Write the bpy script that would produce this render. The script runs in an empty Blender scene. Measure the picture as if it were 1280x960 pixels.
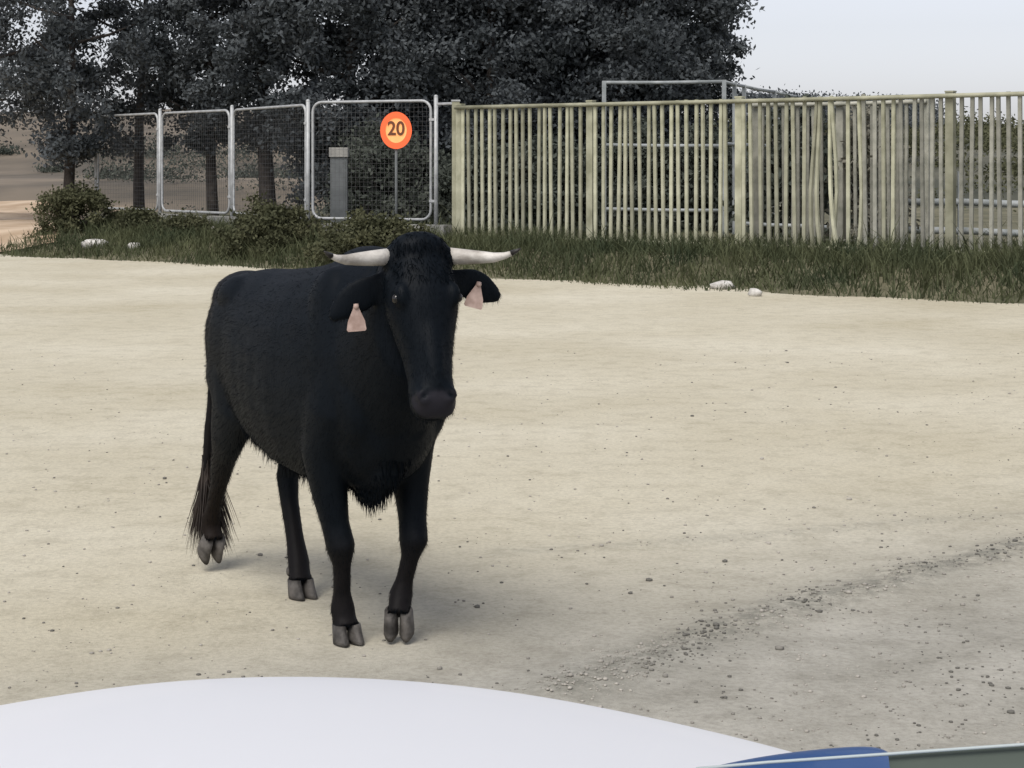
import bpy, math, random
import numpy as np
from mathutils import Vector, Matrix

R = math.radians
rnd = random.Random(7)
rng = np.random.default_rng(7)
SC = bpy.context.scene
COL = SC.collection

# ------------------------------------------------------------------ camera
F_PX, HOR, EYE = 2400.0, 205.0, 1.55          # focal length and horizon row for a 1280 wide frame
cam_d = bpy.data.cameras.new('camera')
cam = bpy.data.objects.new('camera', cam_d)
COL.objects.link(cam)
cam.location = (0, 0, EYE)
cam.rotation_euler = (R(90), 0, 0)
cam_d.sensor_width = 36
cam_d.lens = 36 * F_PX / 1280
cam_d.shift_y = -(480 - HOR) / 1280
cam_d.clip_start, cam_d.clip_end = 0.05, 3000
SC.camera = cam
SC.cycles.max_bounces = 5; SC.cycles.diffuse_bounces = 3; SC.cycles.glossy_bounces = 2; SC.cycles.transmission_bounces = 3

# ------------------------------------------------------------------ sky, sun, exposure
SUN_EL, SUN_AZ = 56, 205       # azimuth from north(+Y) clockwise: behind and a little left of the camera
w = bpy.data.worlds.new('World'); SC.world = w; w.use_nodes = True
nt = w.node_tree; nt.nodes.clear()
sky = nt.nodes.new('ShaderNodeTexSky'); sky.sky_type = 'NISHITA'; sky.sun_disc = False
sky.sun_elevation = R(SUN_EL); sky.sun_rotation = R(SUN_AZ)
sky.air_density = 1.0; sky.dust_density = 1.2; sky.ozone_density = 1.0
hs = nt.nodes.new('ShaderNodeHueSaturation'); hs.inputs['Saturation'].default_value = 0.25
bg = nt.nodes.new('ShaderNodeBackground'); bg.inputs['Strength'].default_value = 0.083
wo = nt.nodes.new('ShaderNodeOutputWorld')
ti = nt.nodes.new('ShaderNodeMix'); ti.data_type = 'RGBA'; ti.blend_type = 'MULTIPLY'; ti.inputs['Factor'].default_value = 1.0
ti.inputs[7].default_value = (0.93, 0.93, 1.0, 1)     # pale lilac overcast
nt.links.new(sky.outputs[0], hs.inputs['Color']); nt.links.new(hs.outputs[0], ti.inputs[6]); nt.links.new(ti.outputs[2], bg.inputs['Color'])
nt.links.new(bg.outputs[0], wo.inputs['Surface'])
sd = bpy.data.lights.new('sun', 'SUN'); sd.energy = 1.5; sd.angle = R(36); sd.color = (1, 0.95, 0.87)
sun = bpy.data.objects.new('sun', sd); COL.objects.link(sun)
az, el = R(SUN_AZ), R(SUN_EL)
sdir = Vector((math.sin(az) * math.cos(el), math.cos(az) * math.cos(el), math.sin(el)))
sun.rotation_euler = sdir.to_track_quat('Z', 'Y').to_euler()
SC.view_settings.view_transform = 'Standard'; SC.view_settings.look = 'None'
SC.view_settings.exposure = 0.88; SC.view_settings.gamma = 1.0; SC.view_settings.use_curve_mapping = False

# ------------------------------------------------------------------ helpers
def P(px, py, D):
    """point at depth D metres that the photograph shows at pixel (px, py)"""
    return np.array(((px - 640) / F_PX * D, D, EYE - (py - HOR) / F_PX * D))

def tag(o, label=None, cat=None, group=None, kind=None):
    for k, v in (('label', label), ('category', cat), ('group', group), ('kind', kind)):
        if v: o[k] = v
    return o

def empty(name, loc=(0, 0, 0), rz=0.0):
    o = bpy.data.objects.new(name, None); COL.objects.link(o)
    o.location = loc; o.rotation_euler = (0, 0, rz); o.empty_display_size = 0.1
    return o

def link(name, me, parent=None, loc=None, rot=None):
    o = bpy.data.objects.new(name, me); COL.objects.link(o)
    if parent is not None: o.parent = parent
    if loc is not None: o.location = loc
    if rot is not None: o.rotation_euler = rot
    return o

def mesh(name, v, f, mat=None, smooth=False):
    me = bpy.data.meshes.new(name)
    v = np.asarray(v, dtype=np.float32)
    if isinstance(f, np.ndarray):
        n, k = f.shape
        me.vertices.add(len(v)); me.vertices.foreach_set('co', v.ravel())
        me.loops.add(n * k); me.loops.foreach_set('vertex_index', f.astype(np.int32).ravel())
        me.polygons.add(n)
        me.polygons.foreach_set('loop_start', np.arange(0, n * k, k, dtype=np.int32))
        me.polygons.foreach_set('loop_total', np.full(n, k, dtype=np.int32))
        me.update(calc_edges=True)
    else:
        me.from_pydata([tuple(map(float, p)) for p in v], [], f)
    if smooth: me.polygons.foreach_set('use_smooth', np.ones(len(me.polygons), dtype=bool))
    if mat is not None:
        for m in (mat if isinstance(mat, (list, tuple)) else [mat]): me.materials.append(m)
    me.update()
    return me

class MB:
    """collects pieces of one mesh"""
    def __init__(s): s.v, s.f = [], []
    def add(s, v, f):
        b = len(s.v); s.v += [tuple(p) for p in v]; s.f += [tuple(i + b for i in q) for q in f]; return s
    def box(s, c, d, rz=0.0):
        c = np.array(c, float); hx, hy, hz = [k / 2 for k in d]; cs, sn = math.cos(rz), math.sin(rz)
        vs = []
        for x, y, z in ((-hx,-hy,-hz),(hx,-hy,-hz),(hx,hy,-hz),(-hx,hy,-hz),(-hx,-hy,hz),(hx,-hy,hz),(hx,hy,hz),(-hx,hy,hz)):
            vs.append(c + np.array((x*cs - y*sn, x*sn + y*cs, z)))
        return s.add(vs, [(0,3,2,1),(4,5,6,7),(0,1,5,4),(1,2,6,5),(2,3,7,6),(3,0,4,7)])
    def tube(s, pts, r, n=8, side=None, cap=True, closed=False):
        """r: number or list of (r_a, r_b); 'side' fixes the frame's first axis"""
        pts = [np.array(p, float) for p in pts]; k = len(pts)
        rr = [(r, r)] * k if isinstance(r, (int, float)) else [(q, q) if isinstance(q, (int, float)) else q for q in r]
        vs = []; ref = None
        for i in range(k):
            if closed: t = pts[(i + 1) % k] - pts[i - 1]
            else: t = pts[min(i + 1, k - 1)] - pts[max(i - 1, 0)]
            t = t / (np.linalg.norm(t) + 1e-9)
            if side is not None: a = np.array(side, float)
            elif ref is not None: a = ref
            else: a = np.array((0, 0, 1.0)) if abs(t[2]) < 0.9 else np.array((1.0, 0, 0))
            a = a - t * np.dot(a, t); a /= np.linalg.norm(a) + 1e-9; ref = a
            b = np.cross(t, a)
            for j in range(n):
                q = 2 * math.pi * j / n
                vs.append(pts[i] + a * math.cos(q) * rr[i][0] + b * math.sin(q) * rr[i][1])
        fs = []
        for i in range(k if closed else k - 1):
            i2 = (i + 1) % k
            for j in range(n):
                j2 = (j + 1) % n
                fs.append((i*n + j, i*n + j2, i2*n + j2, i2*n + j))
        if cap and not closed:
            fs.append(tuple(range(n))[::-1]); fs.append(tuple((k-1)*n + j for j in range(n)))
        return s.add(vs, fs)
    def ball(s, c, r, nu=12, nv=8, rot=None):
        c = np.array(c, float); r = (r, r, r) if isinstance(r, (int, float)) else r
        vs = [np.array((0, 0, r[2]))]
        for i in range(1, nv):
            th = math.pi * i / nv
            for j in range(nu):
                ph = 2 * math.pi * j / nu
                vs.append(np.array((r[0]*math.sin(th)*math.cos(ph), r[1]*math.sin(th)*math.sin(ph), r[2]*math.cos(th))))
        vs.append(np.array((0, 0, -r[2])))
        if rot is not None: vs = [rot @ p for p in vs]
        vs = [p + c for p in vs]; fs = []
        for j in range(nu): fs.append((0, 1 + j, 1 + (j + 1) % nu))
        for i in range(nv - 2):
            for j in range(nu):
                a, b = 1 + i*nu, 1 + (i+1)*nu; j2 = (j + 1) % nu
                fs.append((a + j, b + j, b + j2, a + j2))
        L = len(vs) - 1; a = 1 + (nv - 2)*nu
        for j in range(nu): fs.append((L, a + (j + 1) % nu, a + j))
        return s.add(vs, fs)
    def build(s, name, mat, parent=None, smooth=False, loc=None):
        return link(name, mesh(name, s.v, s.f, mat, smooth), parent, loc)

# ------------------------------------------------------------------ materials
def mat(name, c1, c2=None, scale=5.0, rough=0.8, bump=0.0, bscale=None, metal=0.0, spec=0.3, detail=6, stops=(0.35, 0.65), coat=0.0, sheen=0.0, transl=0.0, coords='Object'):
    m = bpy.data.materials.new(name); m.use_nodes = True
    n = m.node_tree.nodes; l = m.node_tree.links; p = n['Principled BSDF']
    p.inputs['Roughness'].default_value = rough; p.inputs['Metallic'].default_value = metal
    p.inputs['Specular IOR Level'].default_value = spec
    p.inputs['Coat Weight'].default_value = coat; p.inputs['Sheen Weight'].default_value = sheen
    p.inputs['Base Color'].default_value = (*c1, 1)
    tc = n.new('ShaderNodeTexCoord')
    if c2 is not None:
        ns = n.new('ShaderNodeTexNoise'); ns.inputs['Scale'].default_value = scale; ns.inputs['Detail'].default_value = detail
        cr = n.new('ShaderNodeValToRGB')
        cr.color_ramp.elements[0].position, cr.color_ramp.elements[1].position = stops
        cr.color_ramp.elements[0].color = (*c1, 1); cr.color_ramp.elements[1].color = (*c2, 1)
        l.new(tc.outputs[coords], ns.inputs['Vector']); l.new(ns.outputs['Fac'], cr.inputs['Fac'])
        l.new(cr.outputs['Color'], p.inputs['Base Color'])
    if bump:
        nb = n.new('ShaderNodeTexNoise'); nb.inputs['Scale'].default_value = bscale or scale*4; nb.inputs['Detail'].default_value = 8
        bp = n.new('ShaderNodeBump'); bp.inputs['Strength'].default_value = bump; bp.inputs['Distance'].default_value = 0.02
        l.new(tc.outputs[coords], nb.inputs['Vector']); l.new(nb.outputs['Fac'], bp.inputs['Height']); l.new(bp.outputs['Normal'], p.inputs['Normal'])
    return m

def leaf_mat(name, c1, c2, scale=1.2):
    m = mat(name, c1, c2, scale=scale, rough=0.75, spec=0.2, detail=3, stops=(0.3, 0.7))
    n = m.node_tree.nodes; l = m.node_tree.links
    p = n['Principled BSDF']; out = n['Material Output']
    tr = n.new('ShaderNodeBsdfTranslucent'); mx = n.new('ShaderNodeMixShader'); mx.inputs['Fac'].default_value = 0.2
    l.new(p.inputs['Base Color'].links[0].from_socket, tr.inputs['Color'])
    l.new(p.outputs[0], mx.inputs[1]); l.new(tr.outputs[0], mx.inputs[2]); l.new(mx.outputs[0], out.inputs['Surface'])
    return m

M = {}
M['galv'] = mat('galvanised_steel', (0.34, 0.35, 0.35), (0.46, 0.47, 0.47), scale=9, rough=0.55, metal=0.25, spec=0.4)
M['wire'] = mat('dull_wire', (0.10, 0.10, 0.10), rough=0.7, metal=0.2)
def vary(m, lo=0.7, hi=1.15):
    n = m.node_tree.nodes; l = m.node_tree.links; p = n['Principled BSDF']; src = p.inputs['Base Color'].links[0].from_socket
    oi = n.new('ShaderNodeObjectInfo'); mr = n.new('ShaderNodeMapRange'); mr.inputs['To Min'].default_value = lo; mr.inputs['To Max'].default_value = hi
    l.new(oi.outputs['Random'], mr.inputs['Value']); vm = n.new('ShaderNodeVectorMath'); vm.operation = 'SCALE'
    l.new(src, vm.inputs[0]); l.new(mr.outputs[0], vm.inputs['Scale']); l.new(vm.outputs[0], p.inputs['Base Color'])
M['picket'] = mat('cream_fence_paint', (0.30, 0.295, 0.20), (0.54, 0.53, 0.39), scale=3, rough=0.75, bump=0.1, coords='Object')
M['old_and_shaded_metal'] = mat('weathered_and_shaded_metal', (0.22, 0.22, 0.18), (0.38, 0.37, 0.31), scale=5, rough=0.8, bump=0.1)
vary(M['picket'], 0.6, 1.15); vary(M['old_and_shaded_metal'], 0.7, 1.2)
M['pen_white'] = mat('chalky_white_paint', (0.22, 0.24, 0.24), (0.38, 0.40, 0.40), scale=4, rough=0.7)
M['concrete'] = mat('weathered_concrete', (0.20, 0.20, 0.19), (0.36, 0.35, 0.32), scale=3, rough=0.9, bump=0.4)
M['bark'] = mat('bark', (0.030, 0.026, 0.024), (0.075, 0.064, 0.055), scale=6, rough=0.95, bump=0.8)
M['leaf_dark'] = leaf_mat('dark_evergreen_leaf', (0.045, 0.053, 0.056), (0.125, 0.138, 0.145))
M['leaf_grey'] = leaf_mat('grey_green_leaf', (0.045, 0.055, 0.045), (0.10, 0.11, 0.09))
M['leaf_olive'] = leaf_mat('olive_shrub_leaf', (0.05, 0.055, 0.028), (0.12, 0.12, 0.065))
M['grass'] = leaf_mat('verge_grass', (0.042, 0.056, 0.028), (0.115, 0.122, 0.062), scale=1.1)
M['dry'] = leaf_mat('dry_twigs', (0.16, 0.15, 0.12), (0.28, 0.27, 0.22))
M['stone'] = mat('pale_stone', (0.42, 0.40, 0.37), (0.66, 0.64, 0.60), scale=12, rough=0.9, bump=0.4)
M['cab'] = mat('faded_grey_paint', (0.11, 0.12, 0.12), (0.17, 0.18, 0.18), scale=4, rough=0.8)
M['rubber'] = mat('black_rubber', (0.02, 0.02, 0.02), rough=0.6)

# ------------------------------------------------------------------ ground
EDGE0, EDGE1 = np.array((5.5, 20.7)), np.array((-8.6, 32.3))     # edge of the gravel lot
U2 = (EDGE0 - EDGE1) / np.linalg.norm(EDGE0 - EDGE1)             # along the fence, towards the right
N2 = np.array((-U2[1], U2[0]))                                    # away from the lot
def off(x, y): return (x - EDGE0[0]) * N2[0] + (y - EDGE0[1]) * N2[1]
def alongf(x, y): return (x - EDGE0[0]) * U2[0] + (y - EDGE0[1]) * U2[1]

def smooth01(t):
    t = np.clip(t, 0, 1); return t * t * (3 - 2 * t)
_ph = rng.uniform(0, 6.28, (4, 12)); _fr = rng.normal(0, 1, (2, 12))
def wob(x, y, s=1.0):
    r = 0
    for i in range(12): r = r + np.sin((x * _fr[0, i] + y * _fr[1, i]) * s + _ph[0, i])
    return r / 5.0

def ground_mat():
    m = bpy.data.materials.new('pale_compacted_gravel'); m.use_nodes = True
    n = m.node_tree.nodes; l = m.node_tree.links; p = n['Principled BSDF']
    p.inputs['Roughness'].default_value = 0.95; p.inputs['Specular IOR Level'].default_value = 0.1
    tc = n.new('ShaderNodeTexCoord')
    def noise(s, d=6, rg=0.6):
        q = n.new('ShaderNodeTexNoise'); q.inputs['Scale'].default_value = s; q.inputs['Detail'].default_value = d
        q.inputs['Roughness'].default_value = rg
        l.new(tc.outputs['Object'], q.inputs['Vector']); return q.outputs['Fac']
    def ramp(src, stops):
        q = n.new('ShaderNodeValToRGB'); e = q.color_ramp.elements
        while len(e) < len(stops): e.new(0.5)
        for k, (pos, c) in enumerate(stops): e[k].position = pos; e[k].color = (*c, 1)
        l.new(src, q.inputs['Fac']); return q.outputs['Color']
    def mix(kind, a, b, f):
        q = n.new('ShaderNodeMix'); q.data_type = 'RGBA'; q.blend_type = kind
        if isinstance(f, float): q.inputs['Factor'].default_value = f
        else: l.new(f, q.inputs['Factor'])
        for sock, val in ((q.inputs[6], a), (q.inputs[7], b)):
            if isinstance(val, tuple): sock.default_value = (*val, 1)
            else: l.new(val, sock)
        return q.outputs[2]
    base = ramp(noise(0.35, 4), [(0.3, (0.495, 0.45, 0.335)), (0.7, (0.63, 0.59, 0.475))])
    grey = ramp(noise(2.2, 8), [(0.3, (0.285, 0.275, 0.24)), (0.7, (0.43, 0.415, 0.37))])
    at = n.new('ShaderNodeAttribute'); at.attribute_name = 'coarse_vignette'
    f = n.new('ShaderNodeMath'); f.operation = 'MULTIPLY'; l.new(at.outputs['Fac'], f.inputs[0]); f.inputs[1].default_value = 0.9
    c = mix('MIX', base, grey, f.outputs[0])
    fine = ramp(noise(45, 6, 0.75), [(0.3, (0.55, 0.55, 0.55)), (0.55, (1, 1, 1)), (0.75, (1.15, 1.15, 1.15))])
    c = mix('MULTIPLY', c, fine, 0.55)
    blot = ramp(noise(6, 6, 0.7), [(0.36, (0.72, 0.71, 0.69)), (0.52, (1, 1, 1))])
    c = mix('MULTIPLY', c, blot, 0.5)
    tr = n.new('ShaderNodeAttribute'); tr.attribute_name = 'track'
    tn = n.new('ShaderNodeMath'); tn.operation = 'MULTIPLY'; l.new(tr.outputs['Fac'], tn.inputs[0])
    rr = ramp(noise(14, 6, 0.8), [(0.40, (0, 0, 0)), (0.58, (1, 1, 1))])
    l.new(rr, tn.inputs[1])
    c = mix('MIX', c, (0.20, 0.195, 0.165), tn.outputs[0])
    l.new(c, p.inputs['Base Color'])
    bp = n.new('ShaderNodeBump'); bp.inputs['Strength'].default_value = 0.5; bp.inputs['Distance'].default_value = 0.012
    l.new(noise(60, 8, 0.75), bp.inputs['Height']); l.new(bp.outputs['Normal'], p.inputs['Normal'])
    return m
M['ground'] = ground_mat()

def seg_dist(x, y, a, b):
    ab = np.array(b) - np.array(a); t = np.clip(((x - a[0]) * ab[0] + (y - a[1]) * ab[1]) / ab.dot(ab), 0, 1)
    return np.hypot(x - a[0] - t * ab[0], y - a[1] - t * ab[1])

def gpt(px, py, z=0.0):
    D = (EYE - z) * F_PX / (py - HOR); return np.array(((px - 640) / F_PX * D, D))

def grid(xs, ys):
    X, Y = np.meshgrid(xs, ys); nx, ny = len(xs), len(ys)
    i = np.arange(nx * ny).reshape(ny, nx)
    f = np.stack([i[:-1, :-1].ravel(), i[:-1, 1:].ravel(), i[1:, 1:].ravel(), i[1:, :-1].ravel()], 1)
    return X.ravel(), Y.ravel(), f

TRK = [gpt(700, 870), gpt(850, 805), gpt(1040, 745), gpt(1300, 680)]
TRK2 = [gpt(620, 690), gpt(900, 672), gpt(1300, 640)]
def track_amount(x, y):
    d = np.min([seg_dist(x, y, TRK[i], TRK[i + 1]) for i in range(3)], axis=0)
    d2 = np.min([seg_dist(x, y, TRK2[i], TRK2[i + 1]) for i in range(2)], axis=0)
    return np.maximum(np.exp(-(d / 0.13) ** 2), 0.4 * np.exp(-(d2 / 0.07) ** 2))

def lot_height(x, y):
    z = 0.008 * wob(x, y, 1.6) + 0.004 * wob(x + 9, y - 3, 5.0)
    z = z + 0.025 * track_amount(x, y) * (0.6 + 0.4 * wob(x, y, 9))
    return z

# the lot: fine sheet near the camera, coarse sheet out to the horizon
def add_attr(me, name, vals):
    a = me.attributes.new(name, 'FLOAT', 'POINT'); a.data.foreach_set('value', np.asarray(vals, np.float32))
xs = np.concatenate([np.linspace(-600, -14, 24), np.linspace(-12, 12, 260), np.linspace(14, 600, 24)])
ys = np.concatenate([np.linspace(-40, 1.5, 6), np.linspace(2, 40, 420), np.linspace(45, 1500, 40)])
X, Y, f = grid(xs, ys)
Z = np.where((abs(X) < 12.5) & (Y < 36) & (Y > 1.8), lot_height(X, Y), 0.0)
far = smooth01((Y - 60) / 60.0)
Z = Z - 0.3 * smooth01((off(X, Y) - 1.5) / 2.0)
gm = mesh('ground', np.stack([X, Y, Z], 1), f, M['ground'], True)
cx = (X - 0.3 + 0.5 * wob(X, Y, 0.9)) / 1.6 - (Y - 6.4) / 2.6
add_attr(gm, 'coarse_vignette', np.clip(smooth01((cx + 1.1) / 1.8) * smooth01((10.5 - Y) / 4.5) + 0.35 * smooth01((6.6 - Y) / 1.2), 0, 1))  # greyer right front: coarser gravel, plus vignette darkening put into the colour
add_attr(gm, 'track', np.clip(track_amount(X, Y) * 0.9, 0, 1))
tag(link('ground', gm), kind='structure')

# verge: low grassy bank between the lot and the fence
M['earth'] = mat('verge_earth', (0.085, 0.085, 0.05), (0.17, 0.155, 0.10), scale=1.6, rough=0.95, bump=0.5, bscale=14)
def bank_height(x, y):
    o = off(x, y) + 0.26 * wob(x, y, 1.1) + 0.12 * wob(x + 5, y, 3.7)
    return -0.04 + 0.36 * smooth01(o / 2.2) + 0.03 * wob(x, y, 2.3) * smooth01(o / 1.0)
def strip(u0, u1, o0, o1, nu, no, hf):
    uu, oo, f = grid(np.linspace(u0, u1, nu), np.linspace(o0, o1, no))
    x = EDGE0[0] + U2[0] * uu + N2[0] * oo; y = EDGE0[1] + U2[1] * uu + N2[1] * oo
    return np.stack([x, y, hf(x, y)], 1), f
v, f = strip(-30, 12, -0.9, 30, 200, 130, bank_height)
tag(link('verge', mesh('verge', v, f, M['earth'], True)), kind='structure')

# ------------------------------------------------------------------ land behind the fence
def land_mat():
    m = mat('dry_hillside', (0.085, 0.075, 0.06), (0.20, 0.165, 0.125), scale=0.22, rough=0.95, detail=9)
    n = m.node_tree.nodes; l = m.node_tree.links; p = n['Principled BSDF']
    at = n.new('ShaderNodeAttribute'); at.attribute_name = 'tan'
    mx = n.new('ShaderNodeMix'); mx.data_type = 'RGBA'
    l.new(at.outputs['Fac'], mx.inputs['Factor']); l.new(p.inputs['Base Color'].links[0].from_socket, mx.inputs[6])
    mx.inputs[7].default_value = (0.46, 0.36, 0.25, 1)
    l.new(mx.outputs[2], p.inputs['Base Color'])
    return m
M['land'] = land_mat()
M['far_hill'] = mat('far_hill', (0.055, 0.058, 0.042), (0.12, 0.115, 0.085), scale=0.10, rough=0.95, detail=8)
def land(name, x0, x1, y0, y1, nx, ny, hf, material, tanf=None):
    xs = np.linspace(x0, x1, nx); ys = np.linspace(y0, y1, ny); X, Y, f = grid(xs, ys)
    me = mesh(name, np.stack([X, Y, hf(X, Y)], 1), f, material, True)
    if tanf is not None: add_attr(me, 'tan', tanf(X, Y))
    return tag(link(name, me), kind='structure')
def left_hill(x, y):
    h = 0.1 + 1.2 * smooth01((y - 46) / 10) + 3.6 * smooth01((y - 62) / 45) + 0.25 * wob(x, y, 0.25)
    return -0.4 + h * smooth01((y - 41) / 6)
def left_tan(x, y):
    return np.clip(smooth01((-9.4 - x * 1.0 + 0.3 * wob(x, y, 1.0)) / 1.6) * smooth01((52.5 + wob(x, y, 0.6) - y) / 2.0), 0, 1)
land('left_hillside', -70, 6, 40.5, 118, 150, 150, left_hill, M['land'], left_tan)
def right_hill(x, y):
    return -0.4 + 2.5 * smooth01((y - 50) / 60) + 2.9 * smooth01((y - 110) / 90) + 0.3 * wob(x, y, 0.16)
land('right_hillside', 6.3, 120, 42, 210, 110, 110, right_hill, M['far_hill'])

# ------------------------------------------------------------------ leaves and grass
def leaf_quads(c, size, aspect=1.8, up=0.2):
    """one diamond leaf per point c (n,3); size (n,)"""
    n = len(c)
    a = rng.normal(0, 1, (n, 3)); a[:, 2] += up; a /= np.linalg.norm(a, axis=1)[:, None]
    b = np.cross(a, rng.normal(0, 1, (n, 3))); b /= np.linalg.norm(b, axis=1)[:, None] + 1e-9
    s = size[:, None]
    v = np.stack([c - a * s * 0.5 * aspect, c + b * s * 0.5, c + a * s * 0.5 * aspect, c - b * s * 0.5], 1).reshape(-1, 3)
    return v, np.arange(4 * n).reshape(n, 4)

def crown_points(hw, z0, z1, nclump, nleaf, cr, profile, depth=0.45):
    pts = []
    for k in range(nclump):
        t = rng.random() ; z = z0 + (z1 - z0) * t
        rad = hw * profile(t) * (0.88 + 0.24 * rng.random())
        q = rad * (1 - depth * rng.random() ** 1.5); a = rng.uniform(0, 2 * math.pi)
        c = np.array((math.cos(a) * q, math.sin(a) * q, z + (rng.random() < 0.12) * 0.25 * hw * rng.random()))
        r = cr * rng.uniform(0.55, 1.25)
        d = rng.normal(0, 1, (nleaf, 3)) * np.array((r, r, r * 0.75)) * 0.55
        pts.append(c + d)
    return np.concatenate(pts)

def blades(x, y, z, h, wd, lean=0.35):
    n = len(x); a = rng.uniform(0, 2*math.pi, n); d = np.stack([np.cos(a), np.sin(a)], 1) * wd[:, None]
    ln = rng.normal(0, lean, (n, 2)) * h[:, None]
    b0 = np.stack([x - d[:, 0], y - d[:, 1], z], 1); b1 = np.stack([x + d[:, 0], y + d[:, 1], z], 1)
    m0 = np.stack([x - d[:, 0]*0.7 + ln[:, 0]*0.4, y - d[:, 1]*0.7 + ln[:, 1]*0.4, z + h*0.6], 1)
    m1 = np.stack([x + d[:, 0]*0.7 + ln[:, 0]*0.4, y + d[:, 1]*0.7 + ln[:, 1]*0.4, z + h*0.6], 1)
    tp = np.stack([x + ln[:, 0], y + ln[:, 1], z + h], 1)
    v = np.stack([b0, b1, m1, m0, tp], 1).reshape(-1, 3)
    i = np.arange(n)[:, None] * 5
    tri = np.concatenate([i + [0, 1, 2], i + [0, 2, 3], i + [3, 2, 4]], 1).reshape(-1, 3)
    return v, tri

n = 62000
u = rng.uniform(-25, 3.5, n); o = -0.35 + rng.random(n) ** 0.8 * 4.9
ex = EDGE0[0] + U2[0]*u; ey = EDGE0[1] + U2[1]*u
o = np.where(o < 0.12 + 0.30 * wob(ex, ey, 1.9) + 0.35 * rng.random(n) ** 2, o + rng.uniform(0.4, 3.0, n), o)
gx = EDGE0[0] + U2[0]*u + N2[0]*o; gy = EDGE0[1] + U2[1]*u + N2[1]*o
gz = bank_height(gx, gy) - 0.02 - 0.6 * ((gx / gy < -0.222) & (gy > 33.6))
clump = 0.55 + 0.45 * wob(gx, gy, 1.7)
hgt = np.clip((0.10 + 0.16 * rng.random(n)) * (0.55 + 0.55 * smooth01(o / 1.2)) * (0.8 + 0.5 * clump), 0.03, 0.42)
hgt *= (0.55 + 0.7 * rng.random(n)) * np.where(rng.random(n) > 0.97, 1.7, 1.0)
v, f = blades(gx, gy, gz, hgt, np.full(n, 0.009), 0.5)
tag(link('grass', mesh('grass', v, f, M['grass'])), 'dull olive grass covering the bank below the fences', 'grass', kind='stuff')

M['tan'] = mat('tan_dirt', (0.36, 0.26, 0.17), (0.56, 0.44, 0.32), scale=0.9, rough=0.95, bump=0.3, bscale=12)
dd, pp, f = grid(np.linspace(33.2, 50, 60), np.linspace(-0.52, -0.226, 40))
tx = pp * dd + 0.5 * wob(dd, pp * 40, 0.8); tz = np.where(off(tx, dd) < 14, bank_height(tx, dd), 0.32) + 0.03 + 0.05 * smooth01((dd - 42) / 6) * 8 * (0.6 + 0.4 * wob(tx, dd, 0.7))
tag(link('dirt_track', mesh('dirt_track', np.stack([tx, dd, tz], 1), f, M['tan'], True)), kind='structure')
# scrub on the slopes
def scrub(name, label, n, x0, x1, y0, y1, hf, leaf, r0, nl, ls):
    pts = []
    for k in range(n):
        x, y = rng.uniform(x0, x1), y0 + (y1 - y0) * rng.random() ** 1.3
        if x / y < -0.215 and y < 70: continue
        z = float(hf(np.array(x), np.array(y))); rr = r0 * rng.uniform(0.5, 1.5) * (0.7 + y / 90)
        p = rng.normal(0, 0.5, (nl, 3)) * (rr, rr, rr * 0.55); p[:, 2] = abs(p[:, 2]); pts.append(p + (x, y, z))
    pts = np.concatenate(pts); v, f = leaf_quads(pts, ls * rng.uniform(0.6, 1.4, len(pts)) * (pts[:, 1] / 60))
    tag(link(name, mesh(name, v, f, leaf)), label, 'scrub', kind='stuff')
scrub('hill_scrub', 'patchy low scrub on the brown slope behind the mesh panels', 110, -22, 4, 46, 85, left_hill, M['leaf_grey'], 0.7, 420, 0.055)
scrub('far_scrub', 'patchy dark scrub on the far slope behind the pickets', 220, 7, 48, 50, 190, right_hill, M['leaf_olive'], 0.9, 320, 0.07)

# ------------------------------------------------------------------ picket fence
FA = np.array((-0.87, 30.0)); FB = np.array((7.9, 30.0 - 8.77 * (6.0 / 7.27)))
FU = (FB - FA) / np.linalg.norm(FB - FA); FL = np.linalg.norm(FB - FA); FRZ = math.atan2(FU[1], FU[0])
def fpt(s, o=0.0): return FA + FU * s + np.array((-FU[1], FU[0])) * o
Z_BOT, Z_TOP = 0.30, 2.47
def picket_mesh(name, w_, t_, z0, z1, bend=0.0):
    mb = MB()
    if not bend: mb.box((0, 0, (z0 + z1) / 2), (w_, t_, z1 - z0))
    else:
        zs = np.linspace(z0, z1, 6)
        mb.tube([(bend * math.sin(math.pi * (q - z0) / (z1 - z0)), bend * 0.5 * math.sin(2*math.pi * (q - z0) / (z1 - z0)), q) for q in zs], [(w_*0.6, t_*0.6)] * 6, n=4, side=(1, 1, 0))
    return mesh(name, mb.v, mb.f, M['picket'])
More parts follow.
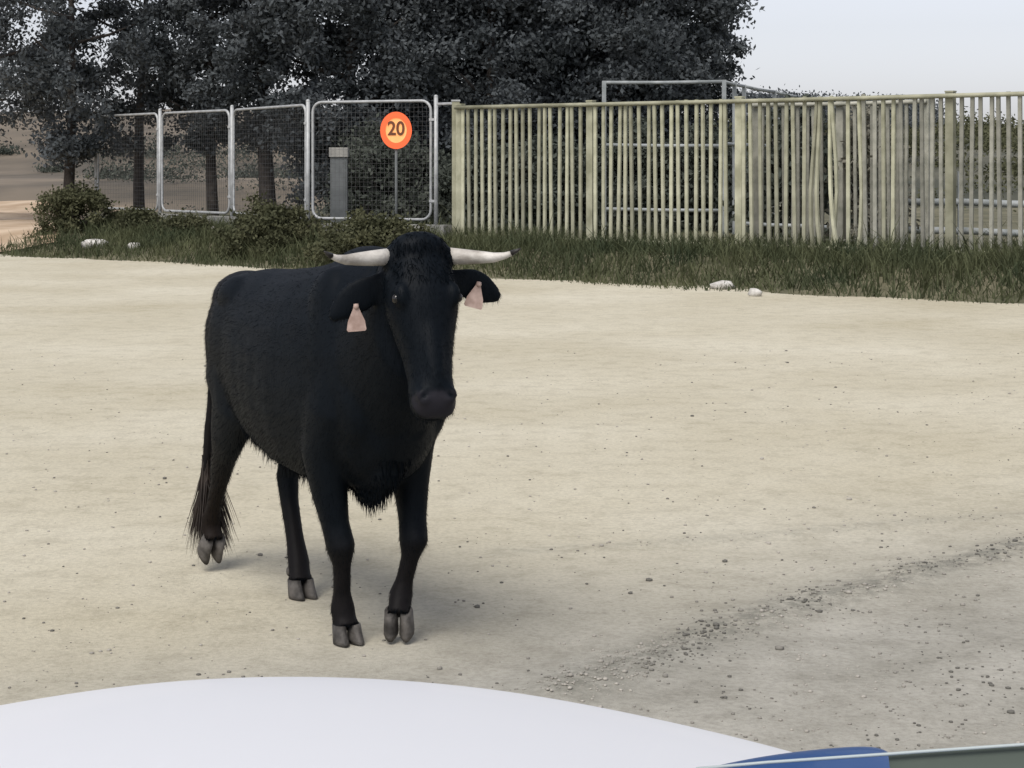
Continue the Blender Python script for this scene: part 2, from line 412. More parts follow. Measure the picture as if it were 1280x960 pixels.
def picket_fence(name, label, A, length, rz, z0, z1, step, material, posts, top_r=0.03, low=None, wd=0.05, bends=()):
    root = empty(name, (A[0], A[1], 0), rz)
    tag(root, label, 'fence')
    pm = picket_mesh('picket', wd, 0.03, z0, z1 - 0.02); pb = [picket_mesh('picket', wd, 0.03, z0, z1 - 0.02, b) for b in (0.05, -0.06, 0.08)]
    for q in [pm] + pb: q.materials[0] = material
    pg = pm.copy(); pg.materials[0] = M['old_and_shaded_metal']  # grey copy puts the dim, backlit right end into the picket colour
    k = 0; s = step
    while s < length - step * 0.5:
        if min(abs(s - q) for q in posts) > step * 0.45:
            bent = any(a < s < b for a, b in bends) and rnd.random() < 0.6
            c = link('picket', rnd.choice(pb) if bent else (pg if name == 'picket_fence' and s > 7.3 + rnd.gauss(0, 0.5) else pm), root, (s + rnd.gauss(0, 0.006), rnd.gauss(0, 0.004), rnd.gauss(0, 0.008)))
            c.rotation_euler = (rnd.gauss(0, 0.004), rnd.gauss(0, 0.008 if not bent else 0.03), rnd.gauss(0, 0.1))
        s += step; k += 1
    MB().tube([(0, -0.035, z1 - 0.04), (length * 0.5, -0.035, z1 - 0.05), (length, -0.035, z1 - 0.04)], top_r, n=8).build('top_rail', material, root, True)
    MB().tube([(0, 0.04, z0 + 0.12), (length, 0.04, z0 + 0.12)], 0.025, n=6).build('bottom_rail', material, root, True)
    for q in posts:
        MB().box((q, 0.05, (z1 + 0.0) / 2), (0.11, 0.09, z1 + 0.0)).box((q, 0.05, z1 + 0.012), (0.12, 0.10, 0.02)).build('post', material, root)
    return root
posts = [0.04, 2.6, 5.2, 8.4, FL - 0.04]
picket_fence('picket_fence', 'long cream metal picket fence standing on the grassy bank along the lot', FA, FL, FRZ, Z_BOT, Z_TOP, 0.136, M['picket'], posts, bends=((6.3, 7.1),))

# inner picket screen of the stock yard, seen through the front fence
A2 = fpt(4.75, 1.1)
picket_fence('inner_picket_fence', 'grey picket screen of the stock yard seen behind the cream fence', A2, 2.75, FRZ + 0.02, 0.35, 2.44, 0.128, M['old_and_shaded_metal'], [0.04, 1.4, 2.71], wd=0.045)

# ------------------------------------------------------------------ framed mesh panels on the left
PANX = [(545, 30.6), (385, 31.5), (290, 34.6), (200, 36.8), (120, 39.2)]
PP = [P(a, 205, d)[:2] for a, d in PANX]
def mesh_panel(a, b, z0, z1, label):
    d = b - a; L = np.linalg.norm(d); rz = math.atan2(d[1], d[0])
    root = empty('mesh_fence_panel', (a[0], a[1], 0), rz); tag(root, label, 'fence panel', 'framed wire mesh fence panels')
    r = 0.16; x0, x1 = 0.09, L - 0.09; pts = []
    for cx_, cz_, q0 in ((x1 - r, z1 - r, 0), (x0 + r, z1 - r, 90), (x0 + r, z0 + r, 180), (x1 - r, z0 + r, 270)):
        for q in range(0, 91, 18):
            t = R(q0 + q); pts.append((cx_ + r * math.cos(t), 0, cz_ + r * math.sin(t)))
    MB().tube(pts, 0.024, n=8, closed=True, side=(0, 1, 0)).build('frame', M['galv'], root, True)
    mb = MB(); st = 0.075
    for x in np.arange(x0 + st, x1, st): mb.box((x, 0, (z0 + z1) / 2), (0.003, 0.003, z1 - z0 - 0.03))
    for z in np.arange(z0 + st, z1, st): mb.box(((x0 + x1) / 2, 0.004, z), (x1 - x0 - 0.03, 0.003, 0.003))
    o = mb.build('wire_mesh', M['wire'], root); o['kind'] = 'stuff'
    MB().tube([(0, 0, 0.05), (0, 0, z1 + 0.06)], 0.034, n=10).ball((0, 0, z1 + 0.06), 0.036, 10, 6).build('post', M['galv'], root, True)
    for z in (z0 + 0.3, z1 - 0.3): MB().box((0.045, 0, z), (0.13, 0.06, 0.04)).build('clamp', M['galv'], root)
    return root
plabels = ['steel framed mesh panel beside the cream fence, behind the orange round sign',
           'steel framed mesh panel just left of the one with the orange sign',
           'steel framed mesh panel in front of the thick bare trunk, third from the cream fence',
           'steel framed mesh panel furthest to the left, ending at the last thin post']
for k in range(4):
    z0 = 0.66; z1 = 2.56 if k == 0 else 2.52
    mesh_panel(PP[k], PP[k + 1], z0, z1, plabels[k])
ep = empty('fence_post', (PP[4][0], PP[4][1], 0)); tag(ep, 'thin galvanised end post at the left end of the mesh panels', 'post')
MB().tube([(0, 0, 0.0), (0, 0, 2.55)], 0.034, n=10).build('shaft', M['galv'], ep, True)
MB().ball((0, 0, 2.56), 0.04, 10, 6).build('cap', M['galv'], ep, True)
# narrow closing panel between the mesh panels and the picket fence
gp = empty('gate_post', (PP[0][0] + 0.33, PP[0][1] - 0.45, 0)); tag(gp, 'pale square gate post between the mesh panels and the picket fence', 'post')
MB().box((0, 0, 1.28), (0.12, 0.12, 2.5)).build('shaft', M['picket'], gp)
MB().box((0, 0, 2.545), (0.14, 0.14, 0.025)).build('cap', M['galv'], gp)
MB().tube([(-0.3, 0.3, 2.5), (-0.05, 0.02, 2.5)], 0.022, n=6).build('tie_bar', M['galv'], gp)

# low concrete wall under the mesh panels: separate cast blocks
WB = np.array([P(560, 205, 29.9)[:2], P(385, 205, 31.1)[:2], P(290, 205, 34.2)[:2], P(150, 205, 38.0)[:2]])
lw = empty('low_wall', (0, 0, 0)); tag(lw, 'low grey concrete wall carrying the mesh panels', 'wall')
for k in range(3):
    d = WB[k + 1] - WB[k]; L = np.linalg.norm(d); nb = max(2, round(L / 0.9)); rz = math.atan2(d[1], d[0])
    for j in range(nb):
        c = WB[k] + d * (j + 0.5) / nb
        hh = 0.60 + rnd.uniform(-0.012, 0.012)
        MB().box((c[0], c[1], hh / 2), (L / nb - 0.015, 0.26, hh), rz).build('block', M['concrete'], lw)

# ------------------------------------------------------------------ round orange sign
sg = P(496, 205, 30.0); sroot = empty('round_sign', (sg[0], sg[1] - 0.15, 0)); tag(sroot, 'round orange traffic sign reading 20 on a thin pole', 'sign')
M['s_orange'] = mat('reflective_orange', (0.95, 0.42, 0.16), (0.98, 0.5, 0.2), scale=8, rough=0.45)
M['s_red'] = mat('reflective_red', (0.80, 0.13, 0.05), rough=0.45)
for k_, e_ in (('s_orange', (1.0, 0.36, 0.10)), ('s_red', (1.0, 0.14, 0.03))):     # weak emission paints in light thrown back by the reflective sheeting
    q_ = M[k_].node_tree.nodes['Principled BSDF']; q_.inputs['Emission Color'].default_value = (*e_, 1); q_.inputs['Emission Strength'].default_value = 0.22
M['s_ink'] = mat('dark_sign_ink', (0.16, 0.06, 0.03), rough=0.6)
zc = EYE - (163 - HOR) / F_PX * 29.85
def disc(r0, r1, y, n=40):
    mb = MB(); vs = []; fs = []
    for i in range(n):
        a = 2*math.pi*i/n
        for r in (r0, r1):
            for yy in (y, y + 0.006): vs.append((r*math.cos(a), yy, r*math.sin(a)*1.18))
    for i in range(n):
        p, q = 4*i, 4*((i+1) % n)
        fs += [(p, q, q+2, p+2), (p+1, p+3, q+3, q+1), (p+2, q+2, q+3, p+3), (p, p+1, q+1, q)]
    return mb.add(vs, fs)
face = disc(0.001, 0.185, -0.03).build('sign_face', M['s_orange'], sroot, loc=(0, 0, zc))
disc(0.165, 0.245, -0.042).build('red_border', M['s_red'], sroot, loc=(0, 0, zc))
cu = bpy.data.curves.new('digits', 'FONT'); cu.body = '20'; cu.size = 0.27; cu.align_x = 'CENTER'; cu.align_y = 'CENTER'; cu.extrude = 0.003; cu.offset = 0.006
to = bpy.data.objects.new('digits_tmp', cu); COL.objects.link(to)
bpy.context.view_layer.update()
dm = bpy.data.meshes.new_from_object(to.evaluated_get(bpy.context.evaluated_depsgraph_get()))
bpy.data.objects.remove(to); dm.materials.clear(); dm.materials.append(M['s_ink'])
dg = link('digits', dm, sroot, (0, -0.037, zc + 0.02), (R(90), 0, 0)); dg.scale = (1.0, 1.12, 1)
MB().tube([(0, 0, 0.1), (0, 0, zc + 0.25)], 0.022, n=10).build('pole', M['cab'], sroot, True)
for dz in (-0.1, 0.1): MB().box((0, -0.005, zc + dz), (0.12, 0.03, 0.035)).build('bracket', M['galv'], sroot)

# utility cabinet glimpsed behind the mesh
cb = P(424, 205, 32.6); cbr = empty('utility_cabinet', (cb[0], cb[1], 0)); tag(cbr, 'grey upright cabinet behind the mesh panel with the sign', 'cabinet')
MB().box((0, 0, 1.0), (0.28, 0.25, 1.4)).build('body', M['cab'], cbr)
MB().box((0, 0, 1.75), (0.32, 0.30, 0.16)).build('lid', M['concrete'], cbr)
MB().box((0, -0.13, 1.0), (0.22, 0.012, 1.2)).build('door', M['cab'], cbr)

# ------------------------------------------------------------------ stock yard rails behind the fence
def pen(label, legs, rails, material, w_=0.07, rr_=0.03):
    """legs: list of (px, D, ztop); rails: list of (i, j, z_i, z_j)"""
    pts = [P(a, 205, d)[:2] for a, d, _ in legs]
    root = empty('cattle_pen', (pts[0][0], pts[0][1], 0)); tag(root, label, 'cattle pen')
    for (x, y), (_, _, zt) in zip(pts, legs):
        MB().box((x - pts[0][0], y - pts[0][1], zt / 2 - 0.1), (w_, w_, zt + 0.2)).build('post', material, root)
    for i, j, za, zb in rails:
        a = np.array((*(pts[i] - pts[0]), za)); b = np.array((*(pts[j] - pts[0]), zb))
        MB().tube([a, (a + b) / 2 - (0, 0, 0.01), b], rr_, n=8).build('rail', material, root, True)
    return root
pen('tall pale rail pen behind the fence, rising above the pickets', [(755, 33, 2.98), (905, 32.6, 2.98), (918, 33.6, 2.98), (930, 34.6, 2.98), (968, 36.5, 2.95), (1003, 38.5, 2.9)],
    [(0, 1, 2.95, 2.95), (0, 1, 1.88, 1.86), (0, 1, 0.78, 0.76), (1, 3, 2.95, 2.95), (3, 4, 2.95, 2.92), (4, 5, 2.92, 2.88), (1, 3, 1.9, 1.9), (3, 5, 1.9, 1.9), (3, 5, 2.45, 2.4)], M['pen_white'])
pen('low rail pen seen through the pickets at the right end', [(1092, 27.6, 1.45), (1200, 26.8, 1.45), (1330, 26.0, 1.45)],
    [(0, 1, 1.02, 1.02), (1, 2, 1.02, 1.0), (0, 1, 0.62, 0.62), (1, 2, 0.62, 0.6)], M['pen_white'], 0.06, 0.05)
pen('long single rail low behind the inner picket screen', [(925, 30.2, 0.75), (1010, 29.4, 0.75), (1095, 28.6, 0.72)],
    [(0, 1, 0.62, 0.60), (1, 2, 0.60, 0.58)], M['pen_white'], 0.06)

# ------------------------------------------------------------------ trees
def make_tree(name, label, px, D, hw, z0, z1, nclump, nleaf, cr, leaf, profile, lsize=0.15, trunk_r=0.16, depth=0.5, trunk_dx=0.0, zbase=-0.2, group='evergreens behind the fence', squash=1.0):
    x, y = P(px, 205, D)[:2]
    root = empty(name, (x, y, zbase), rnd.uniform(0, 6.28)); tag(root, label, 'tree', group)
    pts = crown_points(hw, z0 - zbase, z1 - zbase, nclump, nleaf, cr, profile, depth)
    v, f = leaf_quads(pts, lsize * rng.uniform(0.6, 1.35, len(pts)))
    o = link('crown', mesh('crown', v, f, leaf), root)
    mb = MB(); h = z1 - zbase; rows = []
    for k in range(7):
        t = k / 6; rows.append((trunk_dx + 0.12 * math.sin(t * 4 + px), 0.10 * math.cos(t * 3.3 + px), h * 0.92 * t))
    mb.tube(rows, [trunk_r * (1.25 - 1.12 * (k / 6) ** 0.8) for k in range(7)], n=9)
    for k in range(9):
        t = 0.22 + 0.07 * k; a = k * 2.4 + px; base = np.array((trunk_dx + 0.12 * math.sin(t * 4 + px), 0.10 * math.cos(t * 3.3 + px), h * 0.92 * t))
        if base[2] + zbase < z0 + 0.3: continue
        ln = hw * 0.8 * profile(min(0.99, max(0.02, (base[2] + zbase - z0) / (z1 - z0))))
        e = base + np.array((math.cos(a) * ln, math.sin(a) * ln, ln * 0.35))
        mb.tube([base, (base + e) / 2 + (0, 0, -0.06), e], [trunk_r * 0.38, trunk_r * 0.24, 0.012], n=6)
    mb.build('trunk', M['bark'], root, True)
    return root
col = lambda t: (0.55 + 0.45 * min(1, t * 3)) * (1 - 0.75 * max(0, t - 0.55) / 0.45)
rnd_ = lambda t: math.sqrt(max(0.02, 1 - (2 * t - 1) ** 2)) ** 0.8
dense = [
 (440, 38.5, 2.0, 0.9, 8.6, 'dark dense evergreen right behind the round orange sign panel, leftmost of the close row'),
 (530, 40.0, 2.1, 0.7, 9.2, 'dark dense evergreen above the gate post, second of the close row'),
 (620, 38.5, 2.0, 0.6, 8.8, 'dark dense evergreen above the left end of the picket fence'),
 (700, 40.5, 2.2, 0.6, 9.5, 'dark dense evergreen left of the tall pale rail pen'),
 (775, 38.8, 1.8, 0.6, 8.6, 'dark dense evergreen above the left half of the tall pale pen'),
 (838, 39.8, 1.45, 0.6, 9.0, 'dark dense evergreen at the right end of the row, against open sky'),
]
for px, D, hw, z0, z1, lab in dense:
    make_tree('evergreen_tree', lab, px, D, hw, z0, z1, 360, 230, 0.36, M['leaf_dark'], col, lsize=0.060, depth=0.7)
sparse = [
 (-25, 41, 2.5, 2.2, 8.2, 'loose dark tree cut by the left edge of the picture'),
 (85, 39, 2.0, 1.7, 7.8, 'loose dark tree with a drooping branch over the dirt track'),
 (180, 42, 2.3, 1.9, 8.4, 'loose dark tree with bright sky gaps above the far mesh panel'),
 (268, 40, 1.8, 1.9, 8.0, 'loose dark tree with thin trunk above the third mesh panel'),
 (335, 39.5, 2.1, 2.0, 8.4, 'dark tree with the thick bare brown trunk behind the mesh panels'),
]
for k, (px, D, hw, z0, z1, lab) in enumerate(sparse):
    make_tree('loose_tree', lab, px, D, hw, z0, z1, 118, 230, 0.33, M['leaf_dark'], rnd_, lsize=0.056, depth=0.85, trunk_r=0.17 if k == 4 else 0.12)

# shrubs
def shrub(name, label, px, D, hw, h, leaf, nclump=60, nleaf=120, ls=0.036, zb=0.0, cr=0.16, depth=0.9, twig=None, group='shrubs along the fence'):
    x, y = P(px, 205, D)[:2]; root = empty(name, (x, y, zb), rnd.uniform(0, 6)); tag(root, label, 'shrub', group)
    pts = crown_points(hw, 0.03, h, nclump, nleaf, cr, lambda t: math.sqrt(max(0.05, 1 - t * t * 0.95)), depth)
    pts[:, 2] = np.maximum(pts[:, 2], 0.0)
    v, f = leaf_quads(pts, ls * rng.uniform(0.6, 1.4, len(pts)))
    link('foliage', mesh('foliage', v, f, leaf), root)
    mb = MB()
    for k in range(9):
        a = k * 2.4; e = np.array((math.cos(a) * hw * 0.7, math.sin(a) * hw * 0.7, h * rnd.uniform(0.6, 0.95)))
        mb.tube([(0.02 * math.cos(a), 0.02 * math.sin(a), -0.05), e * (0.45, 0.45, 0.55), e], [0.016, 0.011, 0.004], n=5)
    mb.build('stems', twig or M['bark'], root)
    return root
shrub('shrub', 'dark rounded shrub at the left end of the low wall', 95, 34.5, 0.85, 0.95, M['leaf_olive'], 90, zb=0.1)
shrub('shrub', 'low dark shrub in front of the low wall beneath the far panels', 175, 34.0, 0.6, 0.6, M['leaf_olive'], 60, zb=0.05)
shrub('shrub', 'green shrub in front of the low wall beneath the third panel', 235, 33.0, 0.55, 0.55, M['leaf_olive'], 60, zb=0.05)
shrub('shrub', 'wide green shrub just left of the bull against the wall', 345, 30.5, 0.95, 0.72, M['leaf_olive'], 120, zb=0.1)
shrub('shrub', 'green shrub behind the horns below the orange sign', 470, 28.6, 0.9, 0.55, M['leaf_olive'], 110, zb=0.15)
for px, D, hw, h, lab in ((600, 34, 1.1, 1.9, 'dark bush behind the left end of the picket fence'),
                          (690, 34.5, 1.2, 2.0, 'dark bush behind the pickets left of the pale pen'),
                          (790, 35.5, 1.2, 2.1, 'dark bush inside the tall pale pen, left one'),
                          (880, 35.5, 1.1, 2.1, 'dark bush inside the tall pale pen, right one'),
                          (480, 35.0, 1.3, 2.1, 'dark bush behind the mesh panel with the orange sign')):
    shrub('bush', lab, px, D, hw, h, M['leaf_grey'], 130, 170, 0.055, zb=-0.1, cr=0.28, group='bushes behind the fences')
shrub('dry_bush', 'dry grey twiggy bush behind the bent pickets', 1085, 27.3, 0.62, 2.15, M['dry'], 70, 46, 0.06, zb=0.25, cr=0.20, group='bushes behind the fences')
shrub('dry_bush', 'taller dry bush behind the inner picket screen', 1000, 30.8, 0.9, 2.3, M['leaf_grey'], 110, 50, 0.08, zb=0.2, cr=0.22, group='bushes behind the fences')
# far wood on the skyline
pts = []
for k in range(60):
    px = rng.uniform(925, 1150); D = rng.uniform(95, 110); top = 108 + 14 * ((px - 925) / 225) + rng.normal(0, 2)
    p = P(px, top + rng.uniform(13, 30), D); pts.append(p + rng.normal(0, 1, (700, 3)) * (0.8, 0.8, 0.22))
pts = np.concatenate(pts); v, f = leaf_quads(pts, 0.09 * rng.uniform(0.6, 1.3, len(pts)))
tag(link('far_wood', mesh('far_wood', v, f, M['leaf_dark'])), 'dark far wood on the skyline above the picket fence', 'wood', kind='stuff')

# ------------------------------------------------------------------ stones and litter
def rock_mesh(name, seed, sub=1):
    r = np.random.default_rng(seed); mb = MB().ball((0, 0, 0), 1.0, 7, 5)
    v = np.array(mb.v); v *= (1 + r.normal(0, 0.12, (len(v), 1))); v *= (1, 0.8, 0.55)
    return v, mb.f
for px, py, sz, lab in ((903, 357, 0.115, 'white stone at the foot of the grassy bank, left of a pair'), (944, 365, 0.095, 'small white stone at the foot of the grassy bank, right of a pair'),
                        (266, 312, 0.12, 'upright white stone at the foot of the low wall'), (118, 315, 0.16, 'long pale stone on the verge near the dark shrub'),
                        (168, 318, 0.13, 'pale stone on the verge right of the long one')):
    x, y = gpt(px, py + 5); v, f = rock_mesh('stone', px)
    zb = float(bank_height(np.array(x), np.array(y))) if off(x, y) > -0.5 else 0
    v = v * sz * np.array((1.5 if px in (118, 903) else 1.0, 1, 1.1))
    tag(link('stone', mesh('stone', v, f, M['stone'], True), loc=(x, y, max(zb, 0) + sz * 0.4)), lab, 'stone', 'white stones along the verge')

# loose gravel
M['pebble'] = mat('gravel_stone', (0.13, 0.125, 0.11), (0.40, 0.375, 0.33), scale=2.5, rough=0.9, detail=9, stops=(0.42, 0.6))
base_v, base_f = rock_mesh('p', 3); bv = np.array(base_v)
bm_ = MB().ball((0, 0, 0), 1.0, 5, 3); bv = np.array(bm_.v) * (1, 0.8, 0.5); bf = bm_.f
tri = []
for q in bf: tri += [(q[0], q[i], q[i + 1]) for i in range(1, len(q) - 1)]
tri = np.array(tri); V, Fc = [], []
n = 22000
yy = 3.0 + 13 * rng.random(n) ** 1.7; xx = (rng.uniform(-1, 1, n)) * (yy * 0.30 + 0.3)
dens = np.clip(0.14 + 0.7 * smooth01((xx - 0.1) / 1.0) * smooth01((9 - yy) / 4), 0, 1)
ta = track_amount(xx, yy)
keep = rng.random(n) < np.clip(dens + ta, 0, 1)
xx, yy = xx[keep], yy[keep]
nt_ = 700; k = rng.integers(0, 3, nt_); t = rng.random(nt_)[:, None]; T = np.array(TRK)
tp = T[k] * (1 - t) + T[k + 1] * t + rng.normal(0, 0.075, (nt_, 2))
xx = np.concatenate([xx, tp[:, 0]]); yy = np.concatenate([yy, tp[:, 1]]); n = len(xx)
sz = 0.003 + 0.007 * rng.random(n) ** 3 + 0.009 * (rng.random(n) > 0.985)
an = rng.uniform(0, 6.28, n); cs, sn = np.cos(an), np.sin(an)
vx = (bv[None, :, 0] * cs[:, None] - bv[None, :, 1] * sn[:, None]) * sz[:, None] + xx[:, None]
vy = (bv[None, :, 0] * sn[:, None] + bv[None, :, 1] * cs[:, None]) * sz[:, None] + yy[:, None]
vz = bv[None, :, 2] * sz[:, None] + (lot_height(xx, yy) + sz * 0.25)[:, None]
v = np.stack([vx, vy, vz], 2).reshape(-1, 3); f = (tri[None] + (np.arange(n) * len(bv))[:, None, None]).reshape(-1, 3)
tag(link('gravel', mesh('gravel', v, f, M['pebble'])), 'loose gravel scattered over the pale lot', 'gravel', kind='stuff')

# ------------------------------------------------------------------ the bull
TH = math.atan2(-0.86, 0.51)
bull = empty('bull', (-0.705, 6.67, 0), TH)
tag(bull, 'black horned bull with pink ear tags walking towards the car', 'bull')
Minv = Matrix.Rotation(-TH, 3, 'Z')
def loc(px, py, D):
    """pixel + depth -> bull's own axes (x forward, y its left, z up)"""
    p = P(px, py, D); q = Minv @ Vector((p[0] + 0.705, p[1] - 6.67, 0)); return np.array((q.x, q.y, p[2]))
def ldir(v):
    q = Minv @ Vector(v); return np.array(q)

body = MB()
def loft(rings, n=24):
    """rings: (center, axis_a, ra_plus, ra_minus, axis_b, rb)"""
    vs = []
    for c, a, rp, rm, b, rb in rings:
        c, a, b = np.array(c, float), np.array(a, float), np.array(b, float)
        for j in range(n):
            q = 2*math.pi*j/n; ca, sb = math.cos(q), math.sin(q)
            sb = math.copysign(abs(sb) ** 0.85, sb)
            vs.append(c + a * ca * (rp if ca > 0 else rm) + b * sb * rb)
    fs = []; k = len(rings)
    for i in range(k - 1):
        for j in range(n):
            j2 = (j + 1) % n; fs.append((i*n + j, i*n + j2, (i+1)*n + j2, (i+1)*n + j))
    fs.append(tuple(range(n))[::-1]); fs.append(tuple((k-1)*n + j for j in range(n)))
    body.add(vs, fs)
Zax, Yax = (0, 0, 1), (0, 1, 0)
# trunk: s, top, bottom, half width, height of widest point
TR = [(-0.735, 1.01, 0.84, 0.05, .93), (-0.71, 1.055, 0.74, 0.09, .92), (-0.63, 1.105, 0.64, 0.135, .90), (-0.50, 1.15, 0.58, 0.172, .90), (-0.36, 1.17, 0.555, 0.185, .88),
      (-0.2, 1.18, 0.525, 0.215, .83), (0.0, 1.19, 0.49, 0.24, .80), (0.18, 1.21, 0.475, 0.25, .80), (0.36, 1.24, 0.48, 0.24, .82), (0.50, 1.26, 0.50, 0.225, .82),
      (0.62, 1.25, 0.53, 0.195, .84), (0.70, 1.21, 0.60, 0.15, .86), (0.76, 1.14, 0.68, 0.10, .88)]
loft([((s, 0, zm), Zax, zt - zm, zm - zb, Yax, w_) for s, zt, zb, w_, zm in TR])
# withers crest and croup
body.ball((0.50, 0, 1.155), (0.28, 0.10, 0.13), 16, 10)
body.ball((-0.52, 0, 1.05), (0.20, 0.13, 0.105), 16, 10)
for s_ in (-1, 1):
    body.ball((-0.40, 0.085 * s_, 1.06), (0.15, 0.075, 0.085), 16, 10)        # hook bones
    body.ball((0.60, 0.12 * s_, 0.80), (0.13, 0.075, 0.16), 16, 10)          # point of shoulder
    body.ball((0.40, 0.165 * s_, 0.66), (0.07, 0.05, 0.08), 12, 8)          # elbow
    body.ball((0.45, 0.115 * s_, 1.0), (0.15, 0.088, 0.22), 16, 10)          # shoulder blade
body.ball((0.53, -0.02, 0.60), (0.17, 0.085, 0.12), 14, 10); body.ball((0.53, -0.03, 0.53), (0.11, 0.038, 0.085), 14, 10)       # brisket
# neck
poll = loc(522, 312, 5.86)
hx = ldir((0.30, -0.954, 0))                       # where the head faces, level
ax = hx * 0.40 + np.array((0, 0, -0.917)); ax /= np.linalg.norm(ax)      # poll -> muzzle
hside = np.cross(np.array((0, 0, 1.0)), hx); hside /= np.linalg.norm(hside)   # bull's left
hfront = np.cross(hside, ax); hfront /= np.linalg.norm(hfront)
if np.dot(hfront, hx) < 0: hfront = -hfront
nb_ = [((0.48, 0, 0.90), 0.30, 0.205), ((0.62, -0.005, 0.94), 0.285, 0.185), ((0.74, -0.02, 1.0), 0.245, 0.16), ((0.83, -0.035, 1.06), 0.20, 0.14)]
ring = []
for c, rv, rh in nb_:
    a = np.array((-0.45, 0, 0.893)); ring.append((c, a, rv * 0.95, rv, Yax, rh))
pn = poll + ax * 0.10 - hfront * 0.05
ring.append((pn - hx * 0.02, np.array((-0.35, 0, 0.93)), 0.145, 0.155, hside, 0.115))
ring.append((pn + hx * 0.05, np.array((-0.3, 0, 0.95)), 0.115, 0.12, hside, 0.09))
loft(ring)
# dewlap
body.tube([(0.60, -0.015, 0.62), (0.70, -0.02, 0.74), (0.79, -0.03, 0.86), (0.86, -0.04, 0.95)], [(0.075, 0.05), (0.085, 0.04), (0.07, 0.04), (0.05, 0.035)], n=12, side=(1, 0, 0))
# head
HD = [(-0.012, 0.062, 0.05, 0.05), (0.02, 0.088, 0.075, 0.07), (0.08, 0.106, 0.098, 0.085), (0.15, 0.112, 0.108, 0.10), (0.20, 0.108, 0.104, 0.112), (0.27, 0.090, 0.092, 0.110), (0.34, 0.073, 0.083, 0.090),
      (0.41, 0.066, 0.077, 0.068), (0.455, 0.070, 0.078, 0.056), (0.49, 0.070, 0.070, 0.048), (0.515, 0.060, 0.052, 0.036), (0.53, 0.038, 0.03, 0.02)]
loft([(poll + ax * u - hfront * 0.02, hfront, rp, rm, hside, w_) for u, w_, rp, rm in HD], 20)
hrot = np.stack([hside, hfront, ax], 1)
body.ball(poll + ax * 0.005 - hfront * 0.0, (0.095, 0.075, 0.06), 14, 8, hrot)             # poll and forelock base
for s in (-1, 1):
    body.ball(poll + ax * 0.165 + hside * 0.080 * s + hfront * 0.055, (0.024, 0.030, 0.040), 10, 8, hrot)     # brow
    body.ball(poll + ax * 0.475 + hside * 0.040 * s + hfront * 0.036, (0.026, 0.024, 0.028), 10, 8, hrot)     # nostril wing
    body.ball(poll + ax * 0.025 + hside * 0.085 * s - hfront * 0.005, (0.038, 0.038, 0.036), 10, 8, hrot)     # horn root
body.ball(poll + ax * 0.50 - hfront * 0.03, (0.05, 0.042, 0.035), 12, 8, hrot)             # lower lip and chin
body.ball(poll + ax * 0.30 + hfront * 0.055, (0.034, 0.022, 0.16), 12, 8, hrot)            # nose bridge

# legs: path, radius fore-aft, radius across
LEGS = {
 'FR': [((.50,-.125,.92),.15,.085), ((.50,-.15,.76),.14,.085), ((.45,-.155,.62),.10,.07), ((.455,-.135,.48),.068,.056), ((.465,-.12,.385),.050,.045), ((.48,-.108,.315),.050,.048), ((.472,-.10,.25),.030,.030), ((.455,-.092,.16),.027,.030), ((.448,-.087,.108),.038,.042), ((.46,-.085,.07),.034,.040), ((.475,-.084,.045),.040,.048)],
 'FL': [((.52,.12,.92),.15,.085), ((.53,.135,.76),.14,.085), ((.50,.135,.62),.10,.07), ((.515,.13,.48),.066,.054), ((.54,.122,.39),.050,.045), ((.555,.118,.325),.050,.048), ((.55,.108,.27),.030,.030), ((.535,.095,.195),.027,.030), ((.528,.085,.148),.040,.040), ((.545,.072,.115),.034,.038), ((.558,.062,.088),.037,.042)],
 'HR': [((-.47,-.075,.93),.19,.08), ((-.44,-.10,.78),.19,.075), ((-.41,-.11,.66),.15,.064), ((-.50,-.10,.55),.090,.054), ((-.58,-.08,.47),.060,.042), ((-.645,-.065,.405),.052,.038), ((-.685,-.058,.345),.038,.032), ((-.745,-.053,.255),.029,.030), ((-.785,-.05,.19),.038,.040), ((-.778,-.05,.15),.034,.038), ((-.760,-.05,.115),.036,.040)],
 'HL': [((-.46,.09,.93),.19,.09), ((-.41,.12,.78),.19,.085), ((-.32,.125,.66),.15,.07), ((-.335,.115,.55),.085,.054), ((-.365,.10,.47),.060,.044), ((-.385,.09,.405),.052,.040), ((-.35,.082,.32),.038,.033), ((-.28,.072,.20),.033,.032), ((-.235,.066,.122),.038,.040), ((-.21,.06,.082),.034,.040), ((-.19,.055,.052),.040,.048)],
}
for k, seq in LEGS.items():
    body.tube([p for p, _, _ in seq], [(a, b) for _, a, b in seq], n=16, side=(1, 0, 0))
# hock points and knee caps
for p, r in (((-.685,-.066,.42), (.03,.024,.04)), ((-.425,.092,.42), (.03,.024,.04)), ((.49,-.108,.32), (.042,.042,.045)), ((.568,.118,.33), (.042,.042,.045))):
    body.ball(p, r, 10, 8)
# tail
TAIL = [(-.66, 0, 1.08), (-.735, 0, 1.075), (-.79, -.01, 1.01), (-.81, -.02, .88), (-.81, -.025, .72), (-.82, -.042, .53), (-.83, -.056, .34)]
body.tube(TAIL, [.05, .042, .034, .028, .024, .021, .018], n=10)
